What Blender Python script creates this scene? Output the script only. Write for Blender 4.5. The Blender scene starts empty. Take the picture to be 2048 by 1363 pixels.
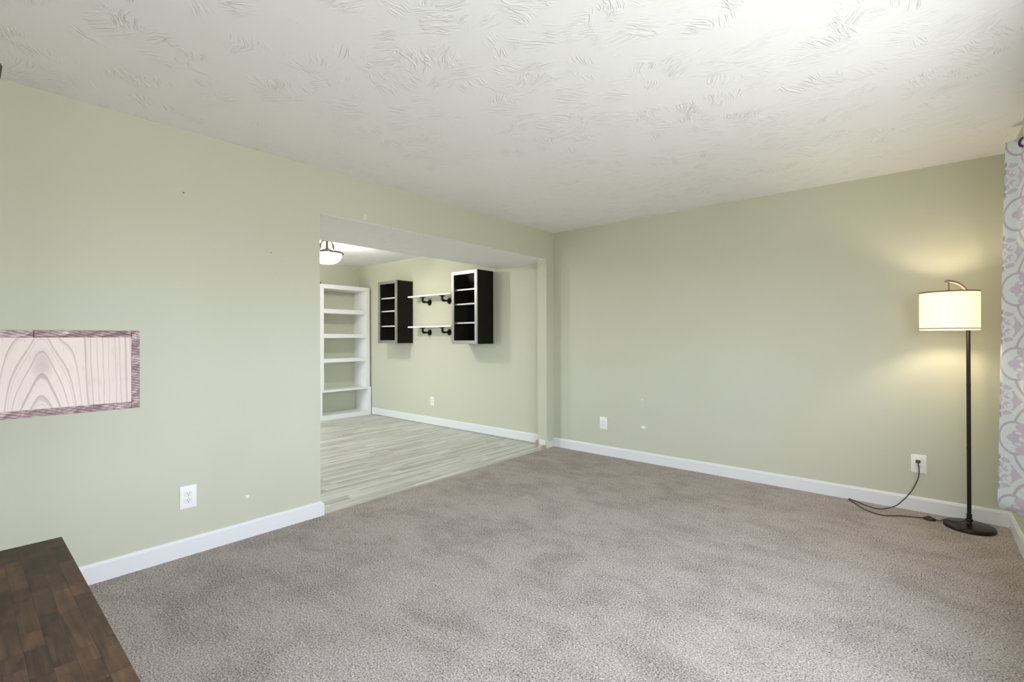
import bpy, bmesh, math, random
from mathutils import Vector, Matrix

# ------------------------------------------------------------------ scene, camera, world, light
S = bpy.context.scene
C = S.collection
PI = math.pi
S.view_settings.view_transform = 'Standard'
S.view_settings.look = 'None'
S.view_settings.gamma = 1
S.view_settings.exposure = 0.12
S.view_settings.use_curve_mapping = False
S.cycles.max_bounces = 12
S.cycles.diffuse_bounces = 8
S.cycles.sample_clamp_indirect = 6
S.cycles.use_denoising = True

W, H = 3.648, 2.44            # room width, ceiling height
YF = -5.75                    # wall behind the camera
XD, YD = -4.05, -4.0          # dining room far wall and its window wall

def make_camera():
    yaw, pitch, roll = 0.70947, 0.002378, -0.002918
    f = Vector((-math.sin(yaw)*math.cos(pitch), math.cos(yaw)*math.cos(pitch), math.sin(pitch)))
    r = Vector((math.cos(yaw), math.sin(yaw), 0)); u = r.cross(f)
    r2 = math.cos(roll)*r + math.sin(roll)*u
    u2 = -math.sin(roll)*r + math.cos(roll)*u
    cd = bpy.data.cameras.new('camera'); co = bpy.data.objects.new('camera', cd); C.objects.link(co)
    m = Matrix((r2, u2, -f)).transposed().to_4x4()
    m.translation = (3.21535, -4.48303, 1.24427)
    co.matrix_world = m
    cd.sensor_fit = 'HORIZONTAL'; cd.sensor_width = 36.0
    cd.lens = 957.98/2048*36
    cd.shift_y = -(681.5-672.56)/2048
    cd.clip_start = 0.05
    S.camera = co
make_camera()

# overcast sky above, pale ground below
wd = bpy.data.worlds.new('world'); S.world = wd; wd.use_nodes = True
wt = wd.node_tree; wt.nodes.clear()
wo = wt.nodes.new('ShaderNodeOutputWorld'); wb = wt.nodes.new('ShaderNodeBackground')
tc = wt.nodes.new('ShaderNodeTexCoord'); sx = wt.nodes.new('ShaderNodeSeparateXYZ')
rp = wt.nodes.new('ShaderNodeValToRGB')
mr = wt.nodes.new('ShaderNodeMapRange'); mr.inputs[1].default_value = -1; mr.inputs[2].default_value = 1
rp.color_ramp.elements[0].position = 0.46; rp.color_ramp.elements[0].color = (0.47, 0.48, 0.48, 1)
rp.color_ramp.elements[1].position = 0.54; rp.color_ramp.elements[1].color = (0.85, 0.94, 1.10, 1)
wt.links.new(tc.outputs['Generated'], sx.inputs[0]); wt.links.new(sx.outputs['Z'], mr.inputs[0])
wt.links.new(mr.outputs[0], rp.inputs[0]); wt.links.new(rp.outputs[0], wb.inputs[0])
wb.inputs[1].default_value = 14.0
wt.links.new(wb.outputs[0], wo.inputs[0])

# window openings: (axis, plane, a0, a1, z0, z1)
WIN_R = (-4.95, -1.65, 0.85, 1.92)     # right wall, along Y
WIN_F = (2.65, 3.45, 0.85, 1.92)       # wall behind the camera, along X; unseen, added to light the curtain
WIN_D = (-3.25, -2.15, 0.05, 1.95)     # dining room patio window, along X

def portal(name, loc, rot, sx_, sy_):
    l = bpy.data.lights.new(name, 'AREA'); l.shape = 'RECTANGLE'; l.size = sx_; l.size_y = sy_
    l.cycles.is_portal = True
    o = bpy.data.objects.new(name, l); C.objects.link(o); o.location = loc; o.rotation_euler = rot
    return o
portal('daylight_portal', (W+0.125, (WIN_R[0]+WIN_R[1])/2, (WIN_R[2]+WIN_R[3])/2), (0, PI/2, 0), WIN_R[3]-WIN_R[2], WIN_R[1]-WIN_R[0])
portal('daylight_portal', ((WIN_F[0]+WIN_F[1])/2, YF-0.125, (WIN_F[2]+WIN_F[3])/2), (PI/2, 0, 0), WIN_F[1]-WIN_F[0], WIN_F[3]-WIN_F[2])
portal('daylight_portal', ((WIN_D[0]+WIN_D[1])/2, YD-0.125, (WIN_D[2]+WIN_D[3])/2), (PI/2, 0, 0), WIN_D[1]-WIN_D[0], WIN_D[3]-WIN_D[2])

LAMP_W, BOWL_E, BULB_W = 11.0, 5.0, 90.0     # floor lamp bulb watts, ceiling bowl emission

# ------------------------------------------------------------------ node helpers
class V:
    def __init__(s, t, o): s.t, s.o = t, o
    def _m(s, op, *a, clamp=False):
        n = s.t.nodes.new('ShaderNodeMath'); n.operation = op; n.use_clamp = clamp
        for i, x in enumerate((s,)+a):
            if isinstance(x, V): s.t.links.new(x.o, n.inputs[i])
            else: n.inputs[i].default_value = x
        return V(s.t, n.outputs[0])
    def __add__(s, b): return s._m('ADD', b)
    def __radd__(s, b): return s._m('ADD', b)
    def __sub__(s, b): return s._m('SUBTRACT', b)
    def __rsub__(s, b): return (s*-1)._m('ADD', b)
    def __mul__(s, b): return s._m('MULTIPLY', b)
    def __rmul__(s, b): return s._m('MULTIPLY', b)
    def __truediv__(s, b): return s._m('DIVIDE', b)
    def abs(s): return s._m('ABSOLUTE')
    def sqrt(s): return s._m('SQRT')
    def sin(s): return s._m('SINE')
    def cos(s): return s._m('COSINE')
    def floor(s): return s._m('FLOOR')
    def frac(s): return s._m('FRACT')
    def pow(s, b): return s._m('POWER', b)
    def lt(s, b): return s._m('LESS_THAN', b)
    def gt(s, b): return s._m('GREATER_THAN', b)
    def max(s, b): return s._m('MAXIMUM', b)
    def min(s, b): return s._m('MINIMUM', b)
    def atan2(s, b): return s._m('ARCTAN2', b)
    def ss(s, a, b):
        n = s.t.nodes.new('ShaderNodeMapRange'); n.interpolation_type = 'SMOOTHSTEP'
        s.t.links.new(s.o, n.inputs[0]); n.inputs[1].default_value = a; n.inputs[2].default_value = b
        return V(s.t, n.outputs[0])

class Mat:
    def __init__(s, name, color=(.8, .8, .8), rough=.5, metal=0.0, spec=0.5):
        s.m = bpy.data.materials.new(name); s.m.use_nodes = True; s.t = s.m.node_tree
        s.b = s.t.nodes['Principled BSDF']
        s.out = s.t.nodes['Material Output']
        s.b.inputs['Base Color'].default_value = (*color, 1); s.b.inputs['Roughness'].default_value = rough
        s.b.inputs['Metallic'].default_value = metal; s.b.inputs['Specular IOR Level'].default_value = spec
        s._c = None
    def xyz(s, kind='Object'):
        n = s.t.nodes.new('ShaderNodeTexCoord'); q = s.t.nodes.new('ShaderNodeSeparateXYZ')
        s.t.links.new(n.outputs[kind], q.inputs[0])
        return [V(s.t, q.outputs[i]) for i in range(3)]
    def vec(s, x, y, z=0.0):
        n = s.t.nodes.new('ShaderNodeCombineXYZ')
        for i, a in enumerate((x, y, z)):
            if isinstance(a, V): s.t.links.new(a.o, n.inputs[i])
            else: n.inputs[i].default_value = a
        return n.outputs[0]
    def noise(s, v, scale=1.0, detail=2.0, rough=.5, dist=0.0, col=False):
        n = s.t.nodes.new('ShaderNodeTexNoise'); n.inputs['Scale'].default_value = scale
        n.inputs['Detail'].default_value = detail; n.inputs['Roughness'].default_value = rough
        n.inputs['Distortion'].default_value = dist
        s.t.links.new(v, n.inputs['Vector'])
        return n.outputs['Color'] if col else V(s.t, n.outputs['Fac'])
    def voro(s, v, scale=1.0, out='Distance', rnd=1.0):
        n = s.t.nodes.new('ShaderNodeTexVoronoi'); n.inputs['Scale'].default_value = scale
        n.inputs['Randomness'].default_value = rnd
        s.t.links.new(v, n.inputs['Vector'])
        return n.outputs[out]
    def white(s, v):
        n = s.t.nodes.new('ShaderNodeTexWhiteNoise'); n.noise_dimensions = '3D'
        s.t.links.new(v, n.inputs['Vector']); return V(s.t, n.outputs['Value'])
    def sep(s, col):
        n = s.t.nodes.new('ShaderNodeSeparateColor'); s.t.links.new(col, n.inputs[0])
        return [V(s.t, n.outputs[i]) for i in range(3)]
    def mix(s, fac, a, b, mode='MIX'):
        n = s.t.nodes.new('ShaderNodeMix'); n.data_type = 'RGBA'; n.blend_type = mode
        for sock, x in ((n.inputs[0], fac), (n.inputs[6], a), (n.inputs[7], b)):
            if isinstance(x, V): s.t.links.new(x.o, sock)
            elif isinstance(x, (int, float)): sock.default_value = x
            elif isinstance(x, tuple): sock.default_value = (*x, 1)
            else: s.t.links.new(x, sock)
        return n.outputs[2]
    def ramp(s, v, stops):
        n = s.t.nodes.new('ShaderNodeValToRGB'); cr = n.color_ramp
        while len(cr.elements) < len(stops): cr.elements.new(.5)
        for e, (p, c) in zip(cr.elements, stops): e.position = p; e.color = (*c, 1)
        s.t.links.new(v.o, n.inputs[0]); return n.outputs[0]
    def color(s, c): s.t.links.new(c, s.b.inputs['Base Color'])
    def rough(s, v): s.t.links.new(v.o, s.b.inputs['Roughness'])
    def bump(s, v, strength=.3, dist=.002):
        n = s.t.nodes.new('ShaderNodeBump'); n.inputs['Strength'].default_value = strength
        n.inputs['Distance'].default_value = dist
        s.t.links.new(v.o, n.inputs['Height']); s.t.links.new(n.outputs[0], s.b.inputs['Normal'])

# ------------------------------------------------------------------ materials
GREEN = (0.555, 0.557, 0.438)
def m_wall(name, marks=()):
    """sage paint with a faint roller stipple; marks = chips, plaster dabs and nail holes on this wall"""
    M = Mat(name, GREEN, .62, spec=.3)
    x, y, z = M.xyz(); p = M.vec(x, y, z)
    n = M.noise(p, 1.6, 3)
    c = M.mix(n, (GREEN[0]*.97, GREEN[1]*.97, GREEN[2]*.95), (GREEN[0]*1.03, GREEN[1]*1.03, GREEN[2]*1.06))
    w = M.noise(p, 60, 2)
    for (ax, a, zz, ra, rz, col, shp) in marks:
        h = (x if ax == 'x' else y)
        da = (h - a); dz = (z - zz)
        if shp == 'tri':
            d = (da.abs()/ra).max(dz.abs()/rz) + (da/ra*-.45 + dz/rz*(-.5 if ax == 'y' else .5)).max(0) + (w-.5)*.8
        elif shp == 'box':
            d = (da.abs()/ra).max(dz.abs()/rz) + (w-.5)*.5
        else:
            d = (da*da/(ra*ra) + dz*dz/(rz*rz)).sqrt()
        c = M.mix(d.lt(1.0), c, col)
    M.color(c)
    M.bump(M.noise(p, 420, 2), .12, .0012)
    return M.m
CHIP = (.80, .80, .76); HOLE = (.05, .05, .04)
wall_left_m = m_wall('sage_wall_paint_left', [
    ('y', -3.286, .253, .012, .011, CHIP, 'tri'), ('y', -3.626, 2.081, .004, .004, HOLE, 'dot'),
    ('y', -3.141, 1.801, .003, .003, HOLE, 'dot'), ('y', -2.447, 2.161, .010, .020, (.68, .68, .55), 'box'),
    ('y', -.662, 2.156, .009, .018, (.66, .66, .55), 'dot')])
wall_back_m = m_wall('sage_wall_paint_back', [
    ('x', 1.088, .351, .024, .017, CHIP, 'tri'), ('x', 1.078, .619, .007, .007, (.72, .72, .58), 'dot'),
    ('x', -2.33, .338, .006, .006, (.36, .36, .28), 'dot')])
wall_m = m_wall('sage_wall_paint')

def m_ceiling():
    M = Mat('brushed_texture_ceiling', (.80, .80, .785), .8, spec=.2)
    x, y, z = M.xyz()
    wob = M.noise(M.vec(x, y, 0), 2.2, 2)
    px, py = x + (wob-.5)*.25, y + (wob-.5)*.2
    hs = None
    for k, sc in enumerate((4.4, 6.1)):
        vv = M.vec(px + .37*k, py + .71*k, 0)
        r = M.sep(M.voro(vv, sc, 'Color'))
        ang = r[0]*6.2832
        ca, sa = ang.cos(), ang.sin()
        qx, qy = px*ca - py*sa, px*sa + py*ca
        st = M.noise(M.vec(qx*8, qy*46, r[1]*9), 1.0, 2, .5, .6)
        fan = (st - .5).abs().ss(.11, .0)
        msk = M.noise(M.vec(x, y, 3.1*k), 9.0, 2).ss(.40, .58)
        edge = V(M.t, M.voro(vv, sc, 'Distance')).ss(.62, .3)
        h = fan*msk*edge
        hs = h if hs is None else hs.max(h)
    fine = M.noise(M.vec(x, y, 0), 120, 3)
    M.color(M.mix(M.noise(M.vec(x, y, 0), .9, 2), (.835, .835, .825), (.865, .865, .855)))
    M.bump(hs + fine*.24, 1.0, .0025)
    return M.m
ceiling_m = m_ceiling()

def m_carpet():
    M = Mat('grey_beige_cut_pile_carpet', (.4, .36, .33), .95, spec=.05)
    x, y, z = M.xyz()
    p = M.vec(x, y, 0)
    wx = M.noise(p, 45, 2); wy = M.noise(M.vec(x+7.3, y-3.1, 0), 45, 2)
    q = M.vec(x+(wx-.5)*.02, y+(wy-.5)*.02, 0)
    t = M.noise(q, 150, 3, .62)                      # tufts
    f = M.noise(p, 380, 2, .6)
    # pile brushed this way and that by feet: patches where tufts lie open and show their darker sides
    br = M.noise(M.vec(x, y, 1.7), 2.3, 4, .64, .6)
    br2 = M.noise(M.vec(x*.8, y*1.5, 4.7), 5.5, 3, .6, .3)
    pt = (br*.6 + br2*.4).ss(.34, .60)
    v = (t-.5)*1.25 + .5 + (f-.5)*.45 + (pt - .60)*.080
    c = M.ramp(v, [(.26, (.115, .093, .084)), (.40, (.265, .228, .205)), (.53, (.45, .394, .360)), (.72, (.69, .62, .58))])
    M.color(c)
    M.bump(t + f*.5, .9, .006)
    return M.m
carpet_m = m_carpet()

def m_vinyl():
    M = Mat('grey_oak_vinyl_plank', (.5, .5, .44), .33, spec=.45)
    x, y, z = M.xyz()
    pw, pl = .046, .75
    row = (x/pw).floor()
    off = M.white(M.vec(row, 3.0, 1.0))
    yy = y/pl + off
    col = yy.floor()
    rnd = M.white(M.vec(row, col, 5.0)); rn2 = M.white(M.vec(row, col, 9.0))
    px_ = x/(pw*4); fx = px_.frac(); fy = (y/1.22 + M.white(M.vec(px_.floor(), 1.0, 2.0))).frac()
    seam = (fx.lt(.012)).max(fy.lt(.0025))
    g1 = M.noise(M.vec(x*44, y*1.3, rnd*40), 1.0, 4, .62, .4)
    g2 = M.noise(M.vec(x*190, y*5, rn2*40), 1.0, 3, .6)
    g = (g1*.62 + g2*.30 + (rnd-.5)*.17 + .04)
    c = M.ramp(g, [(.30, (.25, .245, .215)), (.43, (.40, .40, .36)), (.54, (.56, .56, .51)), (.70, (.74, .74, .69))])
    c = M.mix(seam*.5, c, (.19, .185, .16))
    M.color(c)
    M.bump(g2*.5 - seam, .12, .001)
    M.rough(g2*.15 + .27)
    return M.m
vinyl_m = m_vinyl()

trim_m = Mat('white_trim_paint', (.75, .755, .75), .35).m
def m_plastic(name, c): return Mat(name, c, .3).m
plate_m = m_plastic('white_outlet_plastic', (.84, .84, .80))
recept_m = m_plastic('outlet_face_plastic', (.80, .80, .76))
slot_m = m_plastic('outlet_slot_dark', (.06, .06, .055))
screw_m = Mat('painted_screw', (.6, .6, .57), .3, .3).m

def m_whitewood():
    M = Mat('white_painted_wood', (.82, .825, .815), .42)
    x, y, z = M.xyz()
    M.bump(M.noise(M.vec(x*20, y*20, z*3), 6, 2), .06, .001)
    return M.m
bookcase_m = m_whitewood()
def m_blackwood():
    M = Mat('black_brown_wood_veneer', (.008, .007, .004), .42, spec=.15)
    x, y, z = M.xyz()
    g = M.noise(M.vec(x*60, y*60, z*3), 2, 3)
    M.color(M.mix(g, (.004, .0035, .002), (.011, .009, .0045)))
    M.bump(g, .05, .0005)
    return M.m
black_m = m_blackwood()
inner_m = Mat('black_cabinet_lining', (.0015, .0015, .0015), .7, spec=.05).m
alu_m = Mat('brushed_aluminium', (.36, .36, .36), .42, .85).m
shelfedge_m = Mat('pale_shelf_edge', (.62, .62, .61), .35, .2).m
pipe_m = Mat('black_iron_pipe', (.012, .012, .012), .42, .6).m
bronze_m = Mat('dark_bronze_metal', (.024, .015, .010), .36, .5).m
bronze2_m = Mat('antique_bronze_metal', (.16, .12, .09), .38, .7).m
cord_m = Mat('brown_cord', (.028, .018, .014), .45).m
plug_m = Mat('brown_plug', (.085, .025, .015), .4).m

def m_glass_pane(name, gloss=.06, tint=(1, 1, 1)):
    m = bpy.data.materials.new(name); m.use_nodes = True; t = m.node_tree; t.nodes.clear()
    o = t.nodes.new('ShaderNodeOutputMaterial'); a = t.nodes.new('ShaderNodeBsdfTransparent'); g = t.nodes.new('ShaderNodeBsdfGlossy')
    a.inputs[0].default_value = (*tint, 1); g.inputs['Roughness'].default_value = .03
    mx = t.nodes.new('ShaderNodeMixShader'); mx.inputs[0].default_value = gloss
    t.links.new(a.outputs[0], mx.inputs[1]); t.links.new(g.outputs[0], mx.inputs[2]); t.links.new(mx.outputs[0], o.inputs[0])
    return m
pane_m = m_glass_pane('clear_window_glass'); door_glass_m = m_glass_pane('clear_cabinet_glass', .004)

def m_shade():
    m = bpy.data.materials.new('cream_linen_shade'); m.use_nodes = True; t = m.node_tree
    M = Mat.__new__(Mat); M.m, M.t = m, t; M.b = t.nodes['Principled BSDF']; M.out = t.nodes['Material Output']
    x, y, z = M.xyz()
    wv = M.noise(M.vec(x*40, y*40, z*420), 1, 2)*.6 + M.noise(M.vec(x*300, y*300, z*30), 1, 2)*.4
    c = M.mix(wv, (.84, .79, .71), (.93, .90, .84))
    d = t.nodes.new('ShaderNodeBsdfDiffuse'); tr = t.nodes.new('ShaderNodeBsdfTranslucent'); mx = t.nodes.new('ShaderNodeMixShader')
    t.links.new(c, d.inputs[0]); t.links.new(c, tr.inputs[0]); mx.inputs[0].default_value = .33
    t.links.new(d.outputs[0], mx.inputs[1]); t.links.new(tr.outputs[0], mx.inputs[2]); t.links.new(mx.outputs[0], M.out.inputs[0])
    return m
shade_m = m_shade()
shade_trim_m = Mat('brown_shade_trim', (.13, .085, .055), .6).m
def m_emit(name, c, e):
    M = Mat(name, (.9, .9, .88), .4)
    M.b.inputs['Emission Color'].default_value = (*c, 1); M.b.inputs['Emission Strength'].default_value = e
    return M.m
bowl_m = m_emit('lit_frosted_glass', (1.0, .95, .84), BOWL_E)
# thin frosted glass: part of the bulb's light goes straight through
_t = bowl_m.node_tree; _a = _t.nodes.new('ShaderNodeBsdfTransparent'); _x = _t.nodes.new('ShaderNodeMixShader'); _x.inputs[0].default_value = .72
_t.links.new(_t.nodes['Principled BSDF'].outputs[0], _x.inputs[1]); _t.links.new(_a.outputs[0], _x.inputs[2]); _t.links.new(_x.outputs[0], _t.nodes['Material Output'].inputs[0])
bulb_m = m_emit('lit_bulb', (1.0, .86, .66), 6)
_t = bulb_m.node_tree; _a = _t.nodes.new('ShaderNodeBsdfTransparent'); _x = _t.nodes.new('ShaderNodeMixShader'); _x.inputs[0].default_value = .9
_t.links.new(_t.nodes['Principled BSDF'].outputs[0], _x.inputs[1]); _t.links.new(_a.outputs[0], _x.inputs[2]); _t.links.new(_x.outputs[0], _t.nodes['Material Output'].inputs[0])

def m_butcher():
    M = Mat('dark_stained_butcher_block', (.08, .05, .03), .48, spec=.22)
    x, y, z = M.xyz()
    sw, sl = .026, .21
    row = (y/sw).floor()
    off = M.white(M.vec(row, 2.0, 7.0))
    xx = x/sl + off*3.0
    jit = M.white(M.vec(row, xx.floor(), 3.0))
    fx, fy = xx.frac(), (y/sw).frac()
    cell = xx.floor() + fx.gt(jit*.5 + .3)*.5
    r = M.white(M.vec(row, cell, 1.0)); r2 = M.white(M.vec(row, cell, 11.0))
    g = M.noise(M.vec(x*5, y*90, r*30), 1, 4, .6, .5)
    bl = M.noise(M.vec(x*9, y*16, r2*30), 1, 3, .6, .8)
    v = g*.58 + bl*.46 + r*.15 - .10
    c = M.ramp(v, [(.22, (.016, .011, .008)), (.42, (.038, .024, .015)), (.58, (.072, .043, .025)), (.80, (.14, .078, .036))])
    hot = M.noise(M.vec(x*7, y*10, 5.5), 1, 3).ss(.60, .72)
    c = M.mix(hot*.55, c, (.16, .070, .018))
    d1 = ((fx - (jit*.5+.3)).abs().lt(.004)).max(fx.lt(.004))
    seam = d1.max(fy.lt(.03))
    c = M.mix(seam*.55, c, (.012, .008, .006))
    knot = M.noise(M.vec(x*10, y*26, 8.8), 1, 2, .5, 1.0).ss(.70, .76)
    c = M.mix(knot*.7, c, (.012, .009, .007))
    M.color(c)
    M.bump(g - seam, .1, .0006)
    M.rough(g*.2 + .44)
    return M.m
butcher_m = m_butcher()
darkwood_m = Mat('dark_stained_wood', (.035, .018, .014), .45).m

def m_ply():
    """pale plywood face, vertical grain with one cathedral figure"""
    M = Mat('pale_plywood_panel', (.6, .5, .43), .6, spec=.25)
    x, y, z = M.xyz()
    nz = M.noise(M.vec(y*16, z*4, 0), 1, 3)
    yc = y - .255 + (nz-.5)*.010
    wz = 1.0 - yc.abs().ss(.015, .085)*.86
    f = (z-1.06)*wz + ((yc*yc + .0004).sqrt() - .02)*4.3 + (M.noise(M.vec(y*9, z*3, 7.0), 1, 2)-.5)*.05
    g = f*21 + M.noise(M.vec(f*30, 3.0, 1.0), 1, 2)*1.6
    ring = g.frac()
    lines = ring.ss(.62, .96)*ring.ss(1.0, .965)
    fineln = (f*420).sin().ss(.2, 1.0)*M.noise(M.vec(f*14, 9.0, 2.0), 1, 2).ss(.5, .62)
    lines = lines.max(fineln*.45)
    core = ((yc/.022)*(yc/.022) + ((z-1.185)/.045)*((z-1.185)/.045)).sqrt().ss(1.2, .2)
    pores = M.noise(M.vec(y*420, z*26, 0), 1, 2).ss(.58, .74)
    tone = M.noise(M.vec(y*12, z*1.2, 4.0), 1, 3)
    c = M.mix(tone, (.36, .29, .255), (.45, .375, .32))
    c = M.mix(lines*.62, c, (.19, .135, .115))
    c = M.mix(core*.4, c, (.21, .165, .155))
    c = M.mix(pores*.4, c, (.25, .19, .165))
    M.color(c); M.bump(pores*-1, .1, .0005)
    return M.m
ply_m = m_ply()
def m_sawn():
    """board edges with stain worn into sawn end grain"""
    M = Mat('worn_stained_board_edge', (.2, .15, .14), .7, spec=.2)
    x, y, z = M.xyz()
    d = M.noise(M.vec(y*26+z*14, z*60-y*18, x*20), 1, 4, .65, .9)
    saw = ((z*900 + y*260 + M.noise(M.vec(y*20, z*20, 0), 1, 2)*6).sin()*.5+.5)
    v = d*.8 + saw*.12
    M.color(M.ramp(v, [(.30, (.085, .050, .045)), (.45, (.17, .115, .105)), (.56, (.29, .225, .215)), (.72, (.45, .40, .41))]))
    M.bump(v, .25, .0006)
    return M.m
sawn_m = m_sawn()
rawwood_m = Mat('raw_splintered_wood', (.42, .29, .18), .8).m
plaster_m = Mat('bare_drywall', (.70, .71, .68), .9).m
mark_m = Mat('small_dark_object', (.03, .028, .02), .5).m

def m_curtain():
    M = Mat('white_and_lavender_damask_fabric', (.8, .85, .88), .85, spec=.1)
    U, Vv, _ = M.xyz('UV')
    # one unit = 3 mm of cloth; pattern repeats every 140 units up the cloth
    u = U/.0030; u = 62 - ((u/124).frac()*124 - 62).abs()      # mirrored across the width
    t = ((Vv - 1.088)/.0030/140 + 40.5).frac()*140 - 70
    wob = M.noise(M.vec(U*30, Vv*30, 0), 1, 2)
    u = u + (wob-.5)*1.5
    at = t.abs()
    LAV, WHT, RNG = (.735, .685, .80), (.86, .92, .935), (.66, .60, .73)
    # ground lavender, then the white halo round each medallion, its ring, its white field and its flower
    def ell(cu, ct, a, b): return (((u-cu)/a).pow(2.0) + ((at-ct)/b).pow(2.0)).sqrt()
    c = M.mix(0.0, LAV, LAV)
    e1 = ell(30, 0, 30, 31)            # left loop of the medallion
    e2 = ell(62, 18, 36, 44)           # its upper and lower lobes
    halo = e1.lt(1.45).max(e2.lt(1.24))
    c = M.mix(halo, c, WHT)
    c = M.mix(e2.lt(1.0), c, RNG); c = M.mix(e2.lt(.86), c, WHT)
    c = M.mix(e1.lt(1.04), c, RNG); c = M.mix(e1.lt(.90), c, WHT)
    # flower: lobes opening to the left, joined to a body
    fl = ell(34, 0, 19, 8.5).lt(1.0).max(ell(36, 9, 11, 6).lt(1.0)).max(ell(44, 22, 13, 8).lt(1.0)).max(ell(52, 0, 12, 24).lt(1.0))
    c = M.mix(fl*(e1.lt(1.0).max(e2.lt(.9))), c, LAV)
    lf = ell(37, 10.5, 7, 2.6).lt(1.0).max(ell(44, 0, 7, 4.2).lt(1.0))
    c = M.mix(lf, c, WHT)
    # paired curls between medallions
    du = u - 16; dt = at - 60
    rr = (du*du + dt*dt).sqrt(); th = dt.atan2(du)
    sp = ((rr - 8.0 - th*.9)/2.3).abs().lt(1.0)*rr.lt(12.5)
    c = M.mix(sp.max(ell(20, 60, 5, 4).lt(1.0)), c, WHT)
    sw = ell(16, 45, 13, 6.5)
    c = M.mix((sw - 1.0).abs().lt(.22), c, WHT)
    # leaf flecks along the fold
    c = M.mix(ell(1.5, 42, 3.2, 4.5).lt(1.0).max(ell(.5, 55, 3, 6).lt(1.0)), c, (.50, .47, .55))
    M.color(c)
    M.bump(M.noise(M.vec(U*900, Vv*900, 0), 1, 2), .1, .0006)
    # cloth lets some daylight through
    tr = M.t.nodes.new('ShaderNodeBsdfTranslucent'); M.t.links.new(c, tr.inputs[0])
    mx = M.t.nodes.new('ShaderNodeMixShader'); mx.inputs[0].default_value = .22
    M.t.links.new(M.b.outputs[0], mx.inputs[1]); M.t.links.new(tr.outputs[0], mx.inputs[2]); M.t.links.new(mx.outputs[0], M.out.inputs[0])
    return M.m
curtain_m = m_curtain()
grommet_m = Mat('dark_purple_grommet', (.09, .035, .11), .3, .5).m

# ------------------------------------------------------------------ mesh helpers
def box(bm, x0, x1, y0, y1, z0, z1, bev=0.0, seg=2):
    v = [bm.verts.new((x, y, z)) for x in (x0, x1) for y in (y0, y1) for z in (z0, z1)]
    fs = [bm.faces.new([v[i] for i in q]) for q in ((0, 1, 3, 2), (4, 6, 7, 5), (0, 4, 5, 1), (2, 3, 7, 6), (0, 2, 6, 4), (1, 5, 7, 3))]
    if bev:
        es = list({e for f in fs for e in f.edges})
        bmesh.ops.bevel(bm, geom=es, offset=bev, segments=seg, affect='EDGES', profile=.6)
def lathe(bm, prof, seg=48, at=(0, 0, 0), axis=None, close=False):
    """prof: [(r, z)], spun round z, then turned so z points along axis"""
    rot = Matrix.Identity(3)
    if axis is not None: rot = Vector((0, 0, 1)).rotation_difference(Vector(axis)).to_matrix()
    at = Vector(at); rings = []
    for r, z in prof:
        if r < 1e-6: rings.append([bm.verts.new(at + rot @ Vector((0, 0, z)))])
        else: rings.append([bm.verts.new(at + rot @ Vector((r*math.cos(2*PI*i/seg), r*math.sin(2*PI*i/seg), z))) for i in range(seg)])
    pairs = list(zip(rings, rings[1:]))
    if close: pairs.append((rings[-1], rings[0]))
    for a, b in pairs:
        for i in range(seg):
            j = (i+1) % seg
            if len(a) == 1 and len(b) == 1: continue
            if len(a) == 1: bm.faces.new((a[0], b[j], b[i]))
            elif len(b) == 1: bm.faces.new((a[i], a[j], b[0]))
            else: bm.faces.new((a[i], a[j], b[j], b[i]))
def tube(bm, pts, r, seg=12, cap=True):
    """sweep a circle along pts; r number or list"""
    pts = [Vector(p) for p in pts]; n = len(pts)
    rs = r if isinstance(r, (list, tuple)) else [r]*n
    up = None; rings = []
    for i, p in enumerate(pts):
        t = (pts[min(i+1, n-1)] - pts[max(i-1, 0)]).normalized()
        if up is None:
            up = Vector((0, 0, 1)) if abs(t.z) < .9 else Vector((1, 0, 0))
        a = (up - up.dot(t)*t).normalized(); b = t.cross(a); up = a
        rings.append([bm.verts.new(p + rs[i]*(math.cos(2*PI*k/seg)*a + math.sin(2*PI*k/seg)*b)) for k in range(seg)])
    for A, B in zip(rings, rings[1:]):
        for k in range(seg):
            j = (k+1) % seg; bm.faces.new((A[k], A[j], B[j], B[k]))
    if cap:
        bm.faces.new(list(reversed(rings[0]))); bm.faces.new(rings[-1])
def smooth_path(ctrl, n=10):
    """Catmull-Rom through the control points"""
    P = [Vector(p) for p in ctrl]; P = [2*P[0]-P[1]] + P + [2*P[-1]-P[-2]]; out = []
    for i in range(1, len(P)-2):
        for k in range(n):
            t = k/n
            out.append(.5*((2*P[i]) + (P[i+1]-P[i-1])*t + (2*P[i-1]-5*P[i]+4*P[i+1]-P[i+2])*t*t + (-P[i-1]+3*P[i]-3*P[i+1]+P[i+2])*t**3))
    out.append(P[-2]); return out
def prism(bm, poly, axis, a0, a1):
    """extrude a 2-D outline along an axis ('x': poly=(y,z), 'y': poly=(x,z))"""
    def pt(p, a): return (a, p[0], p[1]) if axis == 'x' else ((p[0], a, p[1]) if axis == 'y' else (p[0], p[1], a))
    A = [bm.verts.new(pt(p, a0)) for p in poly]; B = [bm.verts.new(pt(p, a1)) for p in poly]
    bm.faces.new(A); bm.faces.new(list(reversed(B)))
    for i in range(len(poly)):
        j = (i+1) % len(poly); bm.faces.new((A[i], B[i], B[j], A[j]))
def obj(name, bm, m, parent=None, smooth=None):
    bmesh.ops.recalc_face_normals(bm, faces=bm.faces)
    me = bpy.data.meshes.new(name); bm.to_mesh(me); bm.free()
    o = bpy.data.objects.new(name, me); C.objects.link(o)
    me.materials.append(m)
    if smooth is not None:
        for p in me.polygons: p.use_smooth = True
        if smooth < 180: me.set_sharp_from_angle(angle=math.radians(smooth))
    if parent: o.parent = parent; o.matrix_parent_inverse = Matrix.Translation(-Vector(parent['_at'])) if '_at' in parent else Matrix.Identity(4)
    return o
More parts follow.
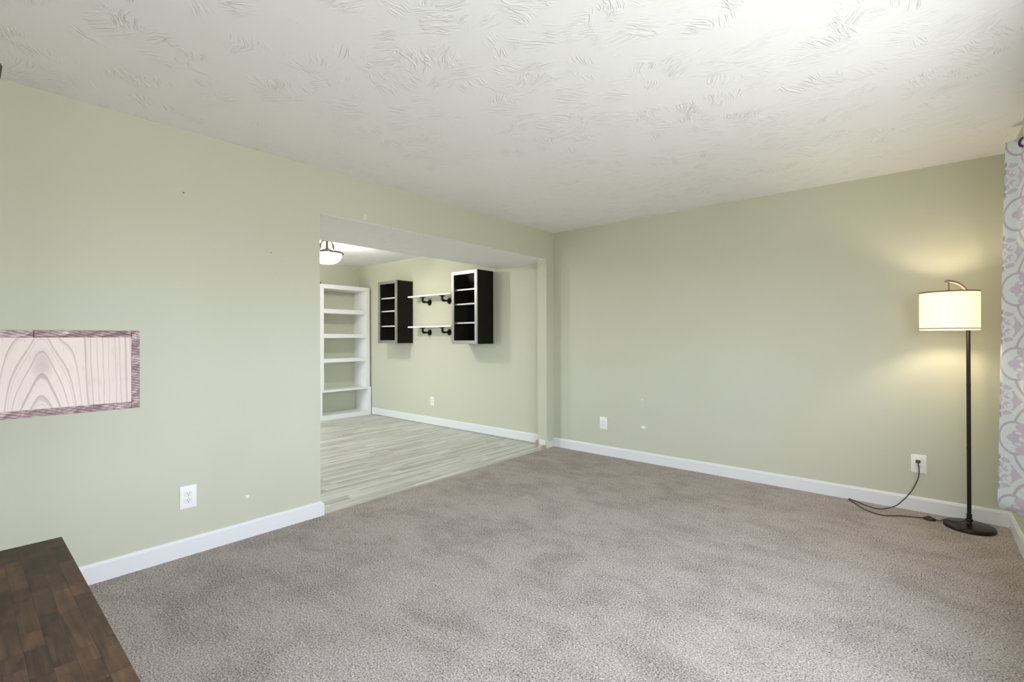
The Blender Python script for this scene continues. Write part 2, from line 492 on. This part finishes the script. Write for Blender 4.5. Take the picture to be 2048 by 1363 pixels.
def tag(o, label, cat, group=None):
    o['label'] = label; o['category'] = cat
    if group: o['group'] = group
    return o
def thing(name, label, cat, loc=(0, 0, 0), group=None):
    o = bpy.data.objects.new(name, None); C.objects.link(o); o.location = loc
    o.empty_display_size = .1
    return tag(o, label, cat, group)
def part(name, bm, m, root, smooth=None, parent=None):
    """a mesh built in world coordinates, shifted so its origin sits at its thing's base"""
    base = root.location
    bmesh.ops.translate(bm, verts=bm.verts, vec=-base)
    o = obj(name, bm, m, None, smooth)
    o.parent = parent or root
    return o
def struct(name, bm, m, smooth=None, parent=None):
    o = obj(name, bm, m, None, smooth)
    o['kind'] = 'structure'
    if parent: o.parent = parent
    return o
NB = bmesh.new

# ------------------------------------------------------------------ the setting
T = .12
bm = NB(); box(bm, 0, W, YF, 0, -.14, 0); struct('floor', bm, carpet_m)
bm = NB(); box(bm, XD-T, 0, YD, 0, -.14, -.006); struct('floor_dining', bm, vinyl_m)
bm = NB(); box(bm, XD-T, W+T, YF-T, T, H, H+.12); struct('ceiling', bm, ceiling_m)

# left wall: long stretch, header over the opening, short return at the corner
bm = NB()
poly = [(YF, -.14), (-2.8077, -.14), (-2.8077, 2.1224), (-.143, 2.1224), (-.143, -.14), (0, -.14), (0, H), (YF, H)]
prism(bm, poly, 'x', -.125, 0); struct('wall_left', bm, wall_left_m)
# dropped soffit behind the header
bm = NB(); prism(bm, [(-.865, 2.1212), (-.0005, 2.1212), (-.0005, 2.1224), (-.125, 2.1224), (-.125, H), (-.865, H)], 'y', -2.8077, -.143)
box(bm, -.865, -.125, -.143, 0, 2.1212, H); struct('ceiling_soffit', bm, ceiling_m)
bm = NB(); box(bm, -.872, -.865, -2.8077, 0, 2.1212, H); struct('wall_soffit', bm, wall_m)
bm = NB(); box(bm, XD-T, W+T, 0, T, -.14, H); struct('wall_back', bm, wall_back_m)
bm = NB(); box(bm, XD-T, XD, YD-T, 0, -.14, H); struct('wall_dining_far', bm, wall_m)

def wall_with_hole(name, axis, a0, a1, p0, p1, hole, m):
    """wall slab from a0..a1 along its axis, thickness p0..p1, with one window hole"""
    h0, h1, z0, z1 = hole; bm = NB()
    for (s0, s1, zz0, zz1) in ((a0, h0, -.14, H), (h1, a1, -.14, H), (h0, h1, -.14, z0), (h0, h1, z1, H)):
        if axis == 'y': box(bm, p0, p1, s0, s1, zz0, zz1)
        else: box(bm, s0, s1, p0, p1, zz0, zz1)
    return struct(name, bm, m)
wall_with_hole('wall_right', 'y', YF-T, 0, W, W+T, WIN_R, wall_m)
wall_with_hole('wall_front', 'x', 0, W, YF-T, YF, WIN_F, wall_m)
wall_with_hole('wall_dining_near', 'x', XD, -.125, YD-T, YD, WIN_D, wall_m)

def window(name, axis, plane, hole, inside):
    """white frame with a mullion and two panes set in the wall; inside = +1/-1 room side"""
    h0, h1, z0, z1 = hole
    bm = NB(); mid = (h0+h1)/2; d0, d1 = sorted((plane - inside*.03, plane - inside*.09)); w = .045
    def bb(b, s0, s1, zz0, zz1, e0, e1):
        if axis == 'y': box(b, e0, e1, s0, s1, zz0, zz1, .004, 1)
        else: box(b, s0, s1, e0, e1, zz0, zz1, .004, 1)
    bb(bm, h0, h0+w, z0, z1, d0, d1); bb(bm, h1-w, h1, z0, z1, d0, d1)
    bb(bm, h0+w, h1-w, z0, z0+w, d0, d1); bb(bm, h0+w, h1-w, z1-w, z1, d0, d1); bb(bm, mid-w/2, mid+w/2, z0+w, z1-w, d0, d1)
    fr = struct(name, bm, trim_m)
    for s0, s1 in ((h0+w, mid-w/2), (mid+w/2, h1-w)):
        b = NB(); dm = (d0+d1)/2; bb2 = (dm-.002, dm+.002)
        if axis == 'y': box(b, *bb2, s0, s1, z0+w, z1-w)
        else: box(b, s0, s1, *bb2, z0+w, z1-w)
        p = obj('pane', b, pane_m); p.parent = fr; p['kind'] = 'structure'
    return fr
window('window_1', 'y', W, WIN_R, -1)
window('window_2_added', 'x', YF, WIN_F, 1)  # unseen window, added as a light source facing the curtain
window('window_3', 'x', YD, WIN_D, 1)

# baseboards: flat board with an eased top edge
BH, BT = .102, .013
def bb_prof(sgn, base, z0=0.0):
    a = base; b = base + sgn*BT
    return [(a, z0), (b, z0), (b, z0+BH-.016), (base+sgn*BT*.80, z0+BH-.014), (base+sgn*BT*.62, z0+BH-.003), (base+sgn*BT*.4, z0+BH), (a, z0+BH)]
bm = NB(); prism(bm, bb_prof(1, 0), 'y', YF, -2.802)
# cut end with its corner knocked off
prism(bm, [(-2.802, 0), (-2.786, 0), (-2.786, BH-.017), (-2.802, BH-.002)], 'x', 0, BT)
struct('baseboard_left', bm, trim_m, 30)
bm = NB(); prism(bm, bb_prof(-1, 0), 'x', .006, W); struct('baseboard_back', bm, trim_m, 30)
bm = NB(); prism(bm, bb_prof(-1, W), 'y', YF, -BT); struct('baseboard_right', bm, trim_m, 30)
bm = NB(); prism(bm, [(y, z+.006) for y, z in bb_prof(-1, 0)], 'x', -3.665, -.155); struct('baseboard_dining', bm, trim_m, 30)

bm = NB(); prism(bm, [(x, z+.006) for x, z in bb_prof(1, XD)], 'y', YD, -.915); struct('baseboard_dining_far', bm, trim_m, 30)

# ------------------------------------------------------------------ outlets
def outlet(label, axis, plane, c, z, w, h, face):
    loc = (plane, c, z) if axis == 'y' else (c, plane, z)
    t = thing('wall_outlet', label, 'outlet', loc, 'wall outlets')
    def b(bm, a0, a1, d0, d1, z0, z1, bev=0):
        e0, e1 = sorted((plane + face*d0, plane + face*d1))
        if axis == 'y': box(bm, e0, e1, c+a0, c+a1, z+z0, z+z1, bev)
        else: box(bm, c+a0, c+a1, e0, e1, z+z0, z+z1, bev)
    bm = NB(); b(bm, -w/2, w/2, 0, .0065, -h/2, h/2, .0028); part('cover_plate', bm, plate_m, t, 40)
    ax = (face, 0, 0) if axis == 'y' else (0, face, 0)
    for zz in (.0195, -.0195):
        bm = NB(); b(bm, -.0165, .0165, .005, .0085, zz-.014, zz+.014, .0035); r = part('receptacle', bm, recept_m, t, 40)
        bm = NB()
        b(bm, -.0075, -.0050, .0083, .0088, zz-.001, zz+.008); b(bm, .0050, .0075, .0083, .0088, zz+.000, zz+.007)
        q = Vector(loc) + Vector((0, 0, zz-.0075)) + Vector(ax)*.0083
        lathe(bm, [(0, 0), (.0028, 0), (.0028, .0005), (0, .0005)], 12, q, ax)
        part('slot', bm, slot_m, t, None, r)
    bm = NB(); lathe(bm, [(0, 0), (.0032, 0), (.0026, .0012), (0, .0016)], 14, Vector(loc)+Vector(ax)*.006, ax); part('screw', bm, screw_m, t, 40)
    return t
outlet('white outlet on the left wall near the dark table, above the baseboard', 'y', 0, -3.606, .335, .084, .128, 1)
outlet('white outlet on the back wall near the room corner, nothing plugged in', 'x', 0, .643, .338, .086, .127, -1)
outlet('white outlet with the floor lamp plug in its upper socket', 'x', 0, 3.187, .338, .086, .129, -1)
outlet('small white outlet in the dining room under the pipe shelves', 'x', 0, -2.146, .338, .077, .124, -1)

# ------------------------------------------------------------------ floor lamp
LX, LY = 3.437, -.195
SX, SY, SR = 3.341, -.335, .146
fl = thing('floor_lamp', 'dark bronze floor lamp with lit cream drum shade in the corner', 'floor lamp', (LX, LY, 0))
bm = NB(); lathe(bm, [(0, 0), (.124, 0), (.1265, .003), (.1265, .019), (.124, .0235), (.118, .025), (.03, .027), (0, .027)], 72, (LX, LY, 0)); part('base', bm, bronze_m, fl, 35)
bm = NB()
lathe(bm, [(.0105, .026), (.016, .026), (.0175, .031), (.0125, .040), (.0125, .046), (.0185, .050), (.0195, .055), (.0185, .060), (.013, .064), (.013, .071), (.016, .074), (.013, .078), (.013, .085),
           (.0165, .089), (.013, .093), (.0105, .097)], 32, (LX, LY, 0))
part('collar', bm, bronze_m, fl, 35)
bm = NB(); tube(bm, [(LX, LY, z) for z in (.026, .4, .8, 1.30)], .0108, 24)
for z in (.52, .93): lathe(bm, [(.0108, z-.006), (.0119, z-.004), (.0119, z-.001), (.0110, z), (.0119, z+.001), (.0119, z+.004), (.0108, z+.006)], 24, (LX, LY, 0))
part('pole', bm, bronze_m, fl, 35)
arm = smooth_path([(LX, LY, 1.29), (LX, LY, 1.42), (LX, LY, 1.495), (3.430, -.204, 1.530), (3.410, -.234, 1.566), (3.376, -.284, 1.590), (SX, SY, 1.597), (SX-.014, SY-.021, 1.595)], 8)
bm = NB(); tube(bm, arm, [.0106]*16 + [.0085]*(len(arm)-16), 16); part('arm', bm, bronze2_m, fl, 60)
bm = NB(); tube(bm, [(SX, SY, 1.597), (SX, SY, 1.57), (SX, SY, 1.535), (SX, SY, 1.49)], [.0045, .0045, .004, .004], 12)
lathe(bm, [(0, 1.545), (.008, 1.543), (.009, 1.539), (.006, 1.534), (0, 1.533)], 16, (SX, SY, 0)); part('hanger', bm, bronze2_m, fl, 40)
zt, zb = 1.528, 1.284
bm = NB(); lathe(bm, [(SR, zb), (SR, zt), (SR-.0015, zt), (SR-.0015, zb)], 96, (SX, SY, 0), close=True); sh = part('shade', bm, shade_m, fl, 40)
bm = NB(); lathe(bm, [(SR+.0008, zt-.0062), (SR+.0016, zt), (SR-.003, zt+.001), (SR-.003, zt-.0062)], 96, (SX, SY, 0), close=True); part('trim', bm, shade_trim_m, fl, 40, sh)
bm = NB(); lathe(bm, [(SR-.0002, zb+.0080), (SR-.0002, zb+.0130), (SR+.0014, zb+.0105)], 96, (SX, SY, 0), close=True); part('trim', bm, shade_trim_m, fl, 40, sh)
bm = NB()
for k in range(3):
    a = k*2*PI/3+.4; tube(bm, [(SX, SY, 1.495), (SX+SR*.5*math.cos(a), SY+SR*.5*math.sin(a), 1.50), (SX+(SR-.002)*math.cos(a), SY+(SR-.002)*math.sin(a), 1.53)], .0018, 8)
part('spider', bm, bronze2_m, fl, 60)
bm = NB(); lathe(bm, [(0, 1.495), (.016, 1.495), (.018, 1.49), (.018, 1.455), (.014, 1.45), (0, 1.45)], 24, (SX, SY, 0)); part('socket', bm, bronze2_m, fl, 40)
bm = NB(); lathe(bm, [(0, 1.452), (.013, 1.449), (.015, 1.435), (.026, 1.415), (.0295, 1.398), (.026, 1.380), (.014, 1.369), (0, 1.366)], 24, (SX, SY, 0)); part('bulb', bm, bulb_m, fl, 180)
pl = bpy.data.lights.new('bulb_glow', 'POINT'); pl.energy = LAMP_W; pl.color = (1, .85, .64); pl.shadow_soft_size = .034
plo = bpy.data.objects.new('bulb_glow', pl); C.objects.link(plo); plo.location = (SX-LX, SY-LY, 1.400); plo.parent = fl
# cord: from the collar, over the base, through the foot switch, in a loop to the outlet
SWX, SWY = 3.243, -.172
c1 = smooth_path([(LX-.012, LY-.004, .050), (LX-.05, LY-.004, .0315), (LX-.115, LY-.004, .0300), (LX-.140, LY+.002, .014), (SWX+.035, SWY-.002, .009), (SWX+.028, SWY, .012)], 8)
c2 = smooth_path([(SWX-.028, SWY, .012), (3.194, -.180, .007), (3.095, -.219, .006), (2.990, -.285, .006), (2.894, -.225, .006), (2.815, -.095, .006), (2.778, -.040, .006), (2.795, -.030, .006), (2.858, -.092, .006),
                  (2.965, -.150, .006), (3.050, -.085, .024), (3.100, -.072, .075), (3.148, -.066, .150), (3.182, -.046, .235), (3.1895, -.040, .285), (3.188, -.034, .320), (3.183, -.026, .352)], 8)
bm = NB(); tube(bm, c1, .0032, 10); tube(bm, c2, .0032, 10); co = part('cord', bm, cord_m, fl, 60)
bm = NB(); lathe(bm, [(0, 0), (.030, 0), (.033, .004), (.032, .012), (.024, .019), (.012, .022), (0, .022)], 32, (0, 0, 0))
bmesh.ops.scale(bm, vec=(1.0, .72, 1), verts=bm.verts); bmesh.ops.translate(bm, vec=(SWX, SWY, 0), verts=bm.verts)
lathe(bm, [(0, .020), (.009, .020), (.009, .025), (.006, .027), (0, .027)], 20, (SWX-.004, SWY, 0)); part('foot_switch', bm, cord_m, fl, 40)
bm = NB(); box(bm, 3.171, 3.197, -.0305, -.0090, .347, .366, .003); part('plug', bm, plug_m, fl, 40)

# ------------------------------------------------------------------ curtain, rod
def curtain():
    t = tag(bpy.data.objects.new('curtain', None), 'white and lavender damask curtain hanging at the right edge beside the lamp', 'curtain')
    C.objects.link(t); t.location = (3.56, -.55, 0)
    bm = NB(); uvl = bm.loops.layers.uv.new('UVMap')
    zt, zb = 2.352, .245
    nz = 40
    # plan of the folds: free edge curled back, first fold swinging to the wall, then shallow folds along it
    def plan(f):      # f = 0 top .. 1 bottom
        ex, ey = 3.580 - .040*f, -.548 + .053*f
        P = [(ex+.022, ey+.030), (ex+.004, ey+.014), (ex, ey), (ex+.010, ey-.016), (ex+.032, ey-.040), (3.625, -.600), (3.6385, -.640), (3.6395, -.68), (3.634, -.75), (3.630, -.85)]
        y = -.95; k = 0
        while y > -1.40:
            P.append((3.622 + (.018 if k % 2 else -.018), y)); y -= .075; k += 1
        return smooth_path([(a, b, 0) for a, b in P], 6)
    rows = []
    for i in range(nz+1):
        f = i/nz; z = zt + (zb-zt)*f
        pth = plan(f); s = 0; row = []; prev = None
        for k, p in enumerate(pth):
            if prev is not None: s += (p-prev).length
            prev = p
            row.append((bm.verts.new((p.x + .0025*math.sin(z*2.3+k*.05), p.y, z)), s))
        s0 = row[12][1]
        rows.append([(v, q-s0, z) for v, q in row])
    for A, B in zip(rows, rows[1:]):
        for k in range(len(A)-1):
            q = (A[k], A[k+1], B[k+1], B[k]); fc = bm.faces.new([v for v, _, _ in q])
            for lp, (_, u, z) in zip(fc.loops, q): lp[uvl].uv = (u, z)
    cl = part('cloth', bm, curtain_m, t, 180)
    sm = cl.modifiers.new('thickness', 'SOLIDIFY'); sm.thickness = .0012; sm.offset = 0
    bm = NB()
    for (x, y, ax) in ((3.6395, -.690, (-.75, -.66, 0)),):
        lathe(bm, [(.019, -.003), (.029, -.003), (.031, 0), (.029, .003), (.019, .003), (.017, 0)], 28, (x-.004, y-.004, 2.302), ax, close=True)
    part('grommet', bm, grommet_m, t, 40)
curtain()
# ------------------------------------------------------------------ dining room: bookcase
bk = thing('bookcase', 'tall white open-backed bookcase against the dining room wall', 'bookcase', (-3.86, -.46, -.006))
FX, BX = -3.682, -4.048
def bpart(name, *a, bev=.002):
    bm = NB(); box(bm, *a, bev, 1); return part(name, bm, bookcase_m, bk, 40)
uy0, uy1, ly0, ly1 = -.897, -.036, -.906, -.016
bpart('side_panel', BX, FX, uy0, uy0+.070, .450, 2.068); bpart('side_panel', BX, FX, uy1-.070, uy1, .450, 2.068)
bpart('top_rail', BX, FX, uy0+.070, uy1-.070, 2.003, 2.068)
for z0, z1 in ((1.627, 1.692), (1.247, 1.310), (.870, .929)): bpart('shelf', BX, FX, uy0+.070, uy1-.070, z0, z1)
bpart('base_side', BX, FX+.006, ly0, ly0+.050, -.006, .450); bpart('base_side', BX, FX+.006, ly1-.053, ly1, -.006, .450)
bpart('base_top', BX, FX+.006, ly0+.050, ly1-.053, .418, .450)
bpart('base_rail', BX, FX+.006, ly0+.050, ly1-.053, -.006, .063)
# dark thing on top of the bookcase
dk = thing('small_ornament', 'small dark rounded object standing on top of the white bookcase', 'ornament', (-3.75, -.875, 2.068))
bm = NB(); lathe(bm, [(0, 0), (.032, 0), (.037, .012), (.035, .026), (.024, .038), (.010, .043), (0, .044)], 24, (-3.75, -.875, 2.068)); part('body', bm, mark_m, dk, 60)

# ------------------------------------------------------------------ wall cabinets
def cabinet(label, x0, x1, zs, zb=1.168, zt=2.089):
    t = thing('wall_cabinet', label, 'cabinet', ((x0+x1)/2, 0, zb), 'wall cabinets')
    yf = -.277; th = .018
    bm = NB()
    box(bm, x0, x0+th, yf, 0, zb, zt, .001, 1); box(bm, x1-th, x1, yf, 0, zb, zt, .001, 1)
    box(bm, x0+th, x1-th, yf, 0, zt-th, zt); box(bm, x0+th, x1-th, yf, 0, zb, zb+th)
    part('carcass', bm, black_m, t, 40)
    bm = NB(); box(bm, x0+th, x1-th, -.012, -.001, zb+th, zt-th); part('back_panel', bm, inner_m, t)
    fw = .043; f0, f1 = -.297, -.278
    bm = NB()
    box(bm, x0, x0+fw, f0, f1, zb, zt, .0015, 1); box(bm, x1-fw, x1, f0, f1, zb, zt, .0015, 1)
    box(bm, x0+fw, x1-fw, f0, f1, zt-fw, zt, .0015, 1); box(bm, x0+fw, x1-fw, f0, f1, zb, zb+fw, .0015, 1)
    d = part('door_frame', bm, alu_m, t, 40)
    bm = NB(); box(bm, x0+fw, x1-fw, -.290, -.287, zb+fw, zt-fw); part('door_glass', bm, door_glass_m, t, None, d)
    for z in zs:
        bm = NB(); box(bm, x0+th+.001, x1-th-.001, -.245, -.0125, z-.010, z+.010, .001, 1); part('shelf', bm, inner_m, t, 40)
        bm = NB(); box(bm, x0+th+.001, x1-th-.001, -.252, -.2452, z-.010, z+.010, .001, 1); part('shelf_edge', bm, shelfedge_m, t, 40)
    return t
cabinet('black glass-door wall cabinet on the left, nearest the white bookcase', -3.054, -2.591, (1.838, 1.643, 1.420))
cabinet('black glass-door wall cabinet on the right, nearest the opening, with shadow beside it', -1.408, -.947, (1.857, 1.673, 1.433))

# ------------------------------------------------------------------ pipe shelves
def pipe_shelf(label, ztop):
    x0, x1 = -2.455, -1.525
    t = thing('pipe_shelf', label, 'shelf', ((x0+x1)/2, 0, ztop), 'pipe shelves')
    th = .022; zu = ztop - th
    bm = NB(); box(bm, x0, x1, -.200, -.002, zu, ztop, .002, 1); part('board', bm, bookcase_m, t, 40)
    ze = zu - .068
    for x in (-2.200, -1.778):
        bm = NB(); R = .0125
        tube(bm, [(x, -.010, ze), (x, -.100, ze)], R, 16); tube(bm, [(x, -.130, ze+.030), (x, -.130, zu-.004)], R, 16)
        el = [(x, -.092, ze)] + [(x, -.105-.025*math.sin(a), ze+.025-.025*math.cos(a)) for a in [i*PI/12 for i in range(7)]] + [(x, -.130, ze+.038)]
        tube(bm, el, .0165, 16)
        br = part('pipe_bracket', bm, pipe_m, t, 50)
        for nm, at, ax in (('wall_flange', (x, 0, ze), (0, -1, 0)), ('shelf_flange', (x, -.130, zu), (0, 0, -1))):
            bm = NB(); lathe(bm, [(0, 0), (.043, 0), (.0435, .003), (.041, .007), (.022, .009), (.020, .016), (.0185, .020), (0, .020)], 32, at, ax)
            A = Vector(ax)
            for k in range(4):
                a = k*PI/2 + PI/4; o = Vector((math.cos(a), 0, math.sin(a))) if abs(A.y) > .5 else Vector((math.cos(a), math.sin(a), 0))
                lathe(bm, [(.0055, .006), (.0055, .009), (.003, .0095), (0, .0095)], 10, Vector(at)+o*.032, ax)
            part(nm, bm, pipe_m, t, 40, br)
    return t
pipe_shelf('upper white shelf on black pipe brackets between the two cabinets', 1.846)
pipe_shelf('lower white shelf on black pipe brackets between the two cabinets', 1.411)

# ------------------------------------------------------------------ dining ceiling light
CX, CY = -2.20, -1.575
cl = thing('ceiling_light', 'lit semi-flush ceiling light with frosted glass bowl and bronze straps', 'ceiling light', (CX, CY, H))
bm = NB(); lathe(bm, [(0, H), (.085, H), (.088, H-.006), (.080, H-.020), (.060, H-.030), (0, H-.032)], 40, (CX, CY, 0)); part('canopy', bm, bronze_m, cl, 40)
zr = 2.262
bm = NB(); lathe(bm, [(.172, zr-.010), (.188, zr-.012), (.193, zr-.004), (.190, zr+.006), (.176, zr+.009), (.170, zr+.002)], 64, (CX, CY, 0), close=True); part('rim', bm, bronze_m, cl, 40)
for k in range(3):
    a = math.radians(40.65) + [math.radians(v) for v in (172, 292, 52)][k]
    d = Vector((math.cos(a), math.sin(a), 0))
    o = Vector((CX, CY, 0)); n = Vector((-d.y, d.x, 0))
    bm = NB()
    pth = smooth_path([o + d*.055 + Vector((0, 0, H-.026)), o + d*.078 + Vector((0, 0, 2.375)), o + d*.088 + Vector((0, 0, 2.33)), o + d*.115 + Vector((0, 0, 2.285)), o + d*.172 + Vector((0, 0, zr+.004))], 8)
    for off in (-.008, 0, .008): tube(bm, [p + n*off for p in pth], .0055, 8)
    st = part('strap', bm, bronze_m, cl, 60)
    bm = NB(); ring = [o + d*(.160 + .018*math.cos(q)) + Vector((0, 0, zr+.024+.018*math.sin(q))) for q in [i*2*PI/20 for i in range(20)]]
    tube(bm, ring + [ring[0]], .0042, 8, False); part('scroll', bm, bronze_m, cl, 60, st)
bm = NB(); lathe(bm, [(.171, zr-.006), (.168, zr-.030), (.152, zr-.070), (.120, zr-.104), (.075, zr-.124), (.03, zr-.130), (0, zr-.131),
                      (0, zr-.127), (.03, zr-.126), (.073, zr-.120), (.117, zr-.100), (.148, zr-.068), (.164, zr-.030), (.167, zr-.006)], 64, (CX, CY, 0)); part('glass_bowl', bm, bowl_m, cl, 180)
bm = NB(); lathe(bm, [(0, 2.305), (.016, 2.300), (.018, 2.285), (.028, 2.262), (.030, 2.248), (.024, 2.230), (0, 2.220)], 20, (CX, CY, 0)); part('bulb', bm, bulb_m, cl, 180)
bm = NB(); lathe(bm, [(0, 2.320), (.02, 2.320), (.060, 2.296), (.062, 2.292), (.060, 2.290), (.018, 2.300), (0, 2.300)], 32, (CX, CY, 0))  # opaque pan added to keep bulb light off the straps and nearby ceiling
tube(bm, [(CX, CY, 2.318), (CX, CY, 2.412)], .008, 12); part('shading_pan', bm, bronze_m, cl, 40)
bl = bpy.data.lights.new('ceiling_bulb_glow', 'POINT'); bl.energy = BULB_W; bl.color = (1, .97, .90); bl.shadow_soft_size = .033
blo = bpy.data.objects.new('ceiling_bulb_glow', bl); C.objects.link(blo); blo.location = (0, 0, 2.252-H); blo.parent = cl

# ------------------------------------------------------------------ dark table at the left edge
tb = thing('butcher_block_table', 'dark brown butcher block table in the lower left corner', 'table', (2.01, -4.88, 0))
bm = NB(); box(bm, 1.576, 2.46, -5.45, -4.307, .712, .750, .0025, 2); part('tabletop', bm, butcher_m, tb, 40)
for x in (1.62, 2.36):
    for y in (-5.41, -4.42):
        bm = NB(); box(bm, x, x+.06, y, y+.06, 0, .712, .003, 1); part('leg', bm, darkwood_m, tb, 40)
for y in (-4.405, -5.39):
    bm = NB(); box(bm, 1.68, 2.36, y, y+.02, .62, .712, .002, 1); part('apron', bm, darkwood_m, tb, 40)

# ------------------------------------------------------------------ wooden box shelf on its posts, back panel towards the room
ws = thing('box_shelf', 'wooden box shelf with pale plywood back in dark board edges, above the table', 'shelf', (1.46, -4.6, 0))
y1, y0, z0, z1, xf, xb = -4.154, -4.98, 1.0575, 1.266, 1.600, 1.42
bm = NB(); box(bm, xb, xf-.0015, y0+.018, y1-.018, z0+.018, z1-.018); part('back_panel', bm, ply_m, ws)
bm = NB(); box(bm, xb, xf, -4.3585, y1-.0185, z1-.018, z1, .0016, 2); part('top_board', bm, sawn_m, ws, 40)
bm = NB(); box(bm, xb, xf, y0+.018, -4.3592, z1-.018, z1, .0016, 2); part('top_board', bm, sawn_m, ws, 40)
bm = NB(); box(bm, xb, xf, y0+.018, y1-.0185, z0, z0+.018, .0012, 2); part('bottom_board', bm, sawn_m, ws, 40)
for a in (y0, y1-.018):
    bm = NB(); box(bm, xb, xf, a, a+.018, z0, z1, .0018, 2); part('end_board', bm, sawn_m, ws, 40)
for y in (-4.472, -4.98):
    bm = NB()
    prism(bm, [(y, 0), (y+.062, 0), (y+.062, 1.88), (y+.0685, 1.93), (y+.070, 1.945), (y+.067, 1.952), (y+.055, 1.954), (y, 1.954)], 'x', 1.35, 1.4195); part('post', bm, darkwood_m, ws, 40)

# ------------------------------------------------------------------ broken trim at the foot of the return
t1 = tag(obj('baseboard_scrap', (lambda b: (box(b, -.098, -.012, -.155, -.1435, .032, .092, .002, 1), b)[1])(NB()), trim_m), 'broken white scrap of baseboard at the foot of the opening corner', 'scrap')
def shim(label, x, y, lx, ly, h, lean):
    bm = NB(); prism(bm, [(x, -.006), (x+lx, -.006), (x+lx*.9+lean, h*.8), (x+lx*.6+lean, h), (x+lx*.3+lean, h*.86), (x+lean*.5, h*.5)], 'y', y, y+ly)
    return tag(obj('wood_splinter', bm, rawwood_m), label, 'wood scrap', 'wood splinters')
shim('tall raw wood splinter where the dining baseboard ends', -.150, -.160, .022, .012, .082, .004)
shim('short raw wood splinter under the white baseboard scrap', -.070, -.158, .050, .012, .030, .006)
# drywall laid bare at the foot of the return
bm = NB(); prism(bm, [(-.1425, 0), (-.002, 0), (-.002, .085), (-.018, .098), (-.034, .072), (-.060, .060), (-.082, .078), (-.110, .066), (-.128, .095), (-.1425, .080)], 'x', 0, .0035); struct('trim_1', bm, plaster_m)
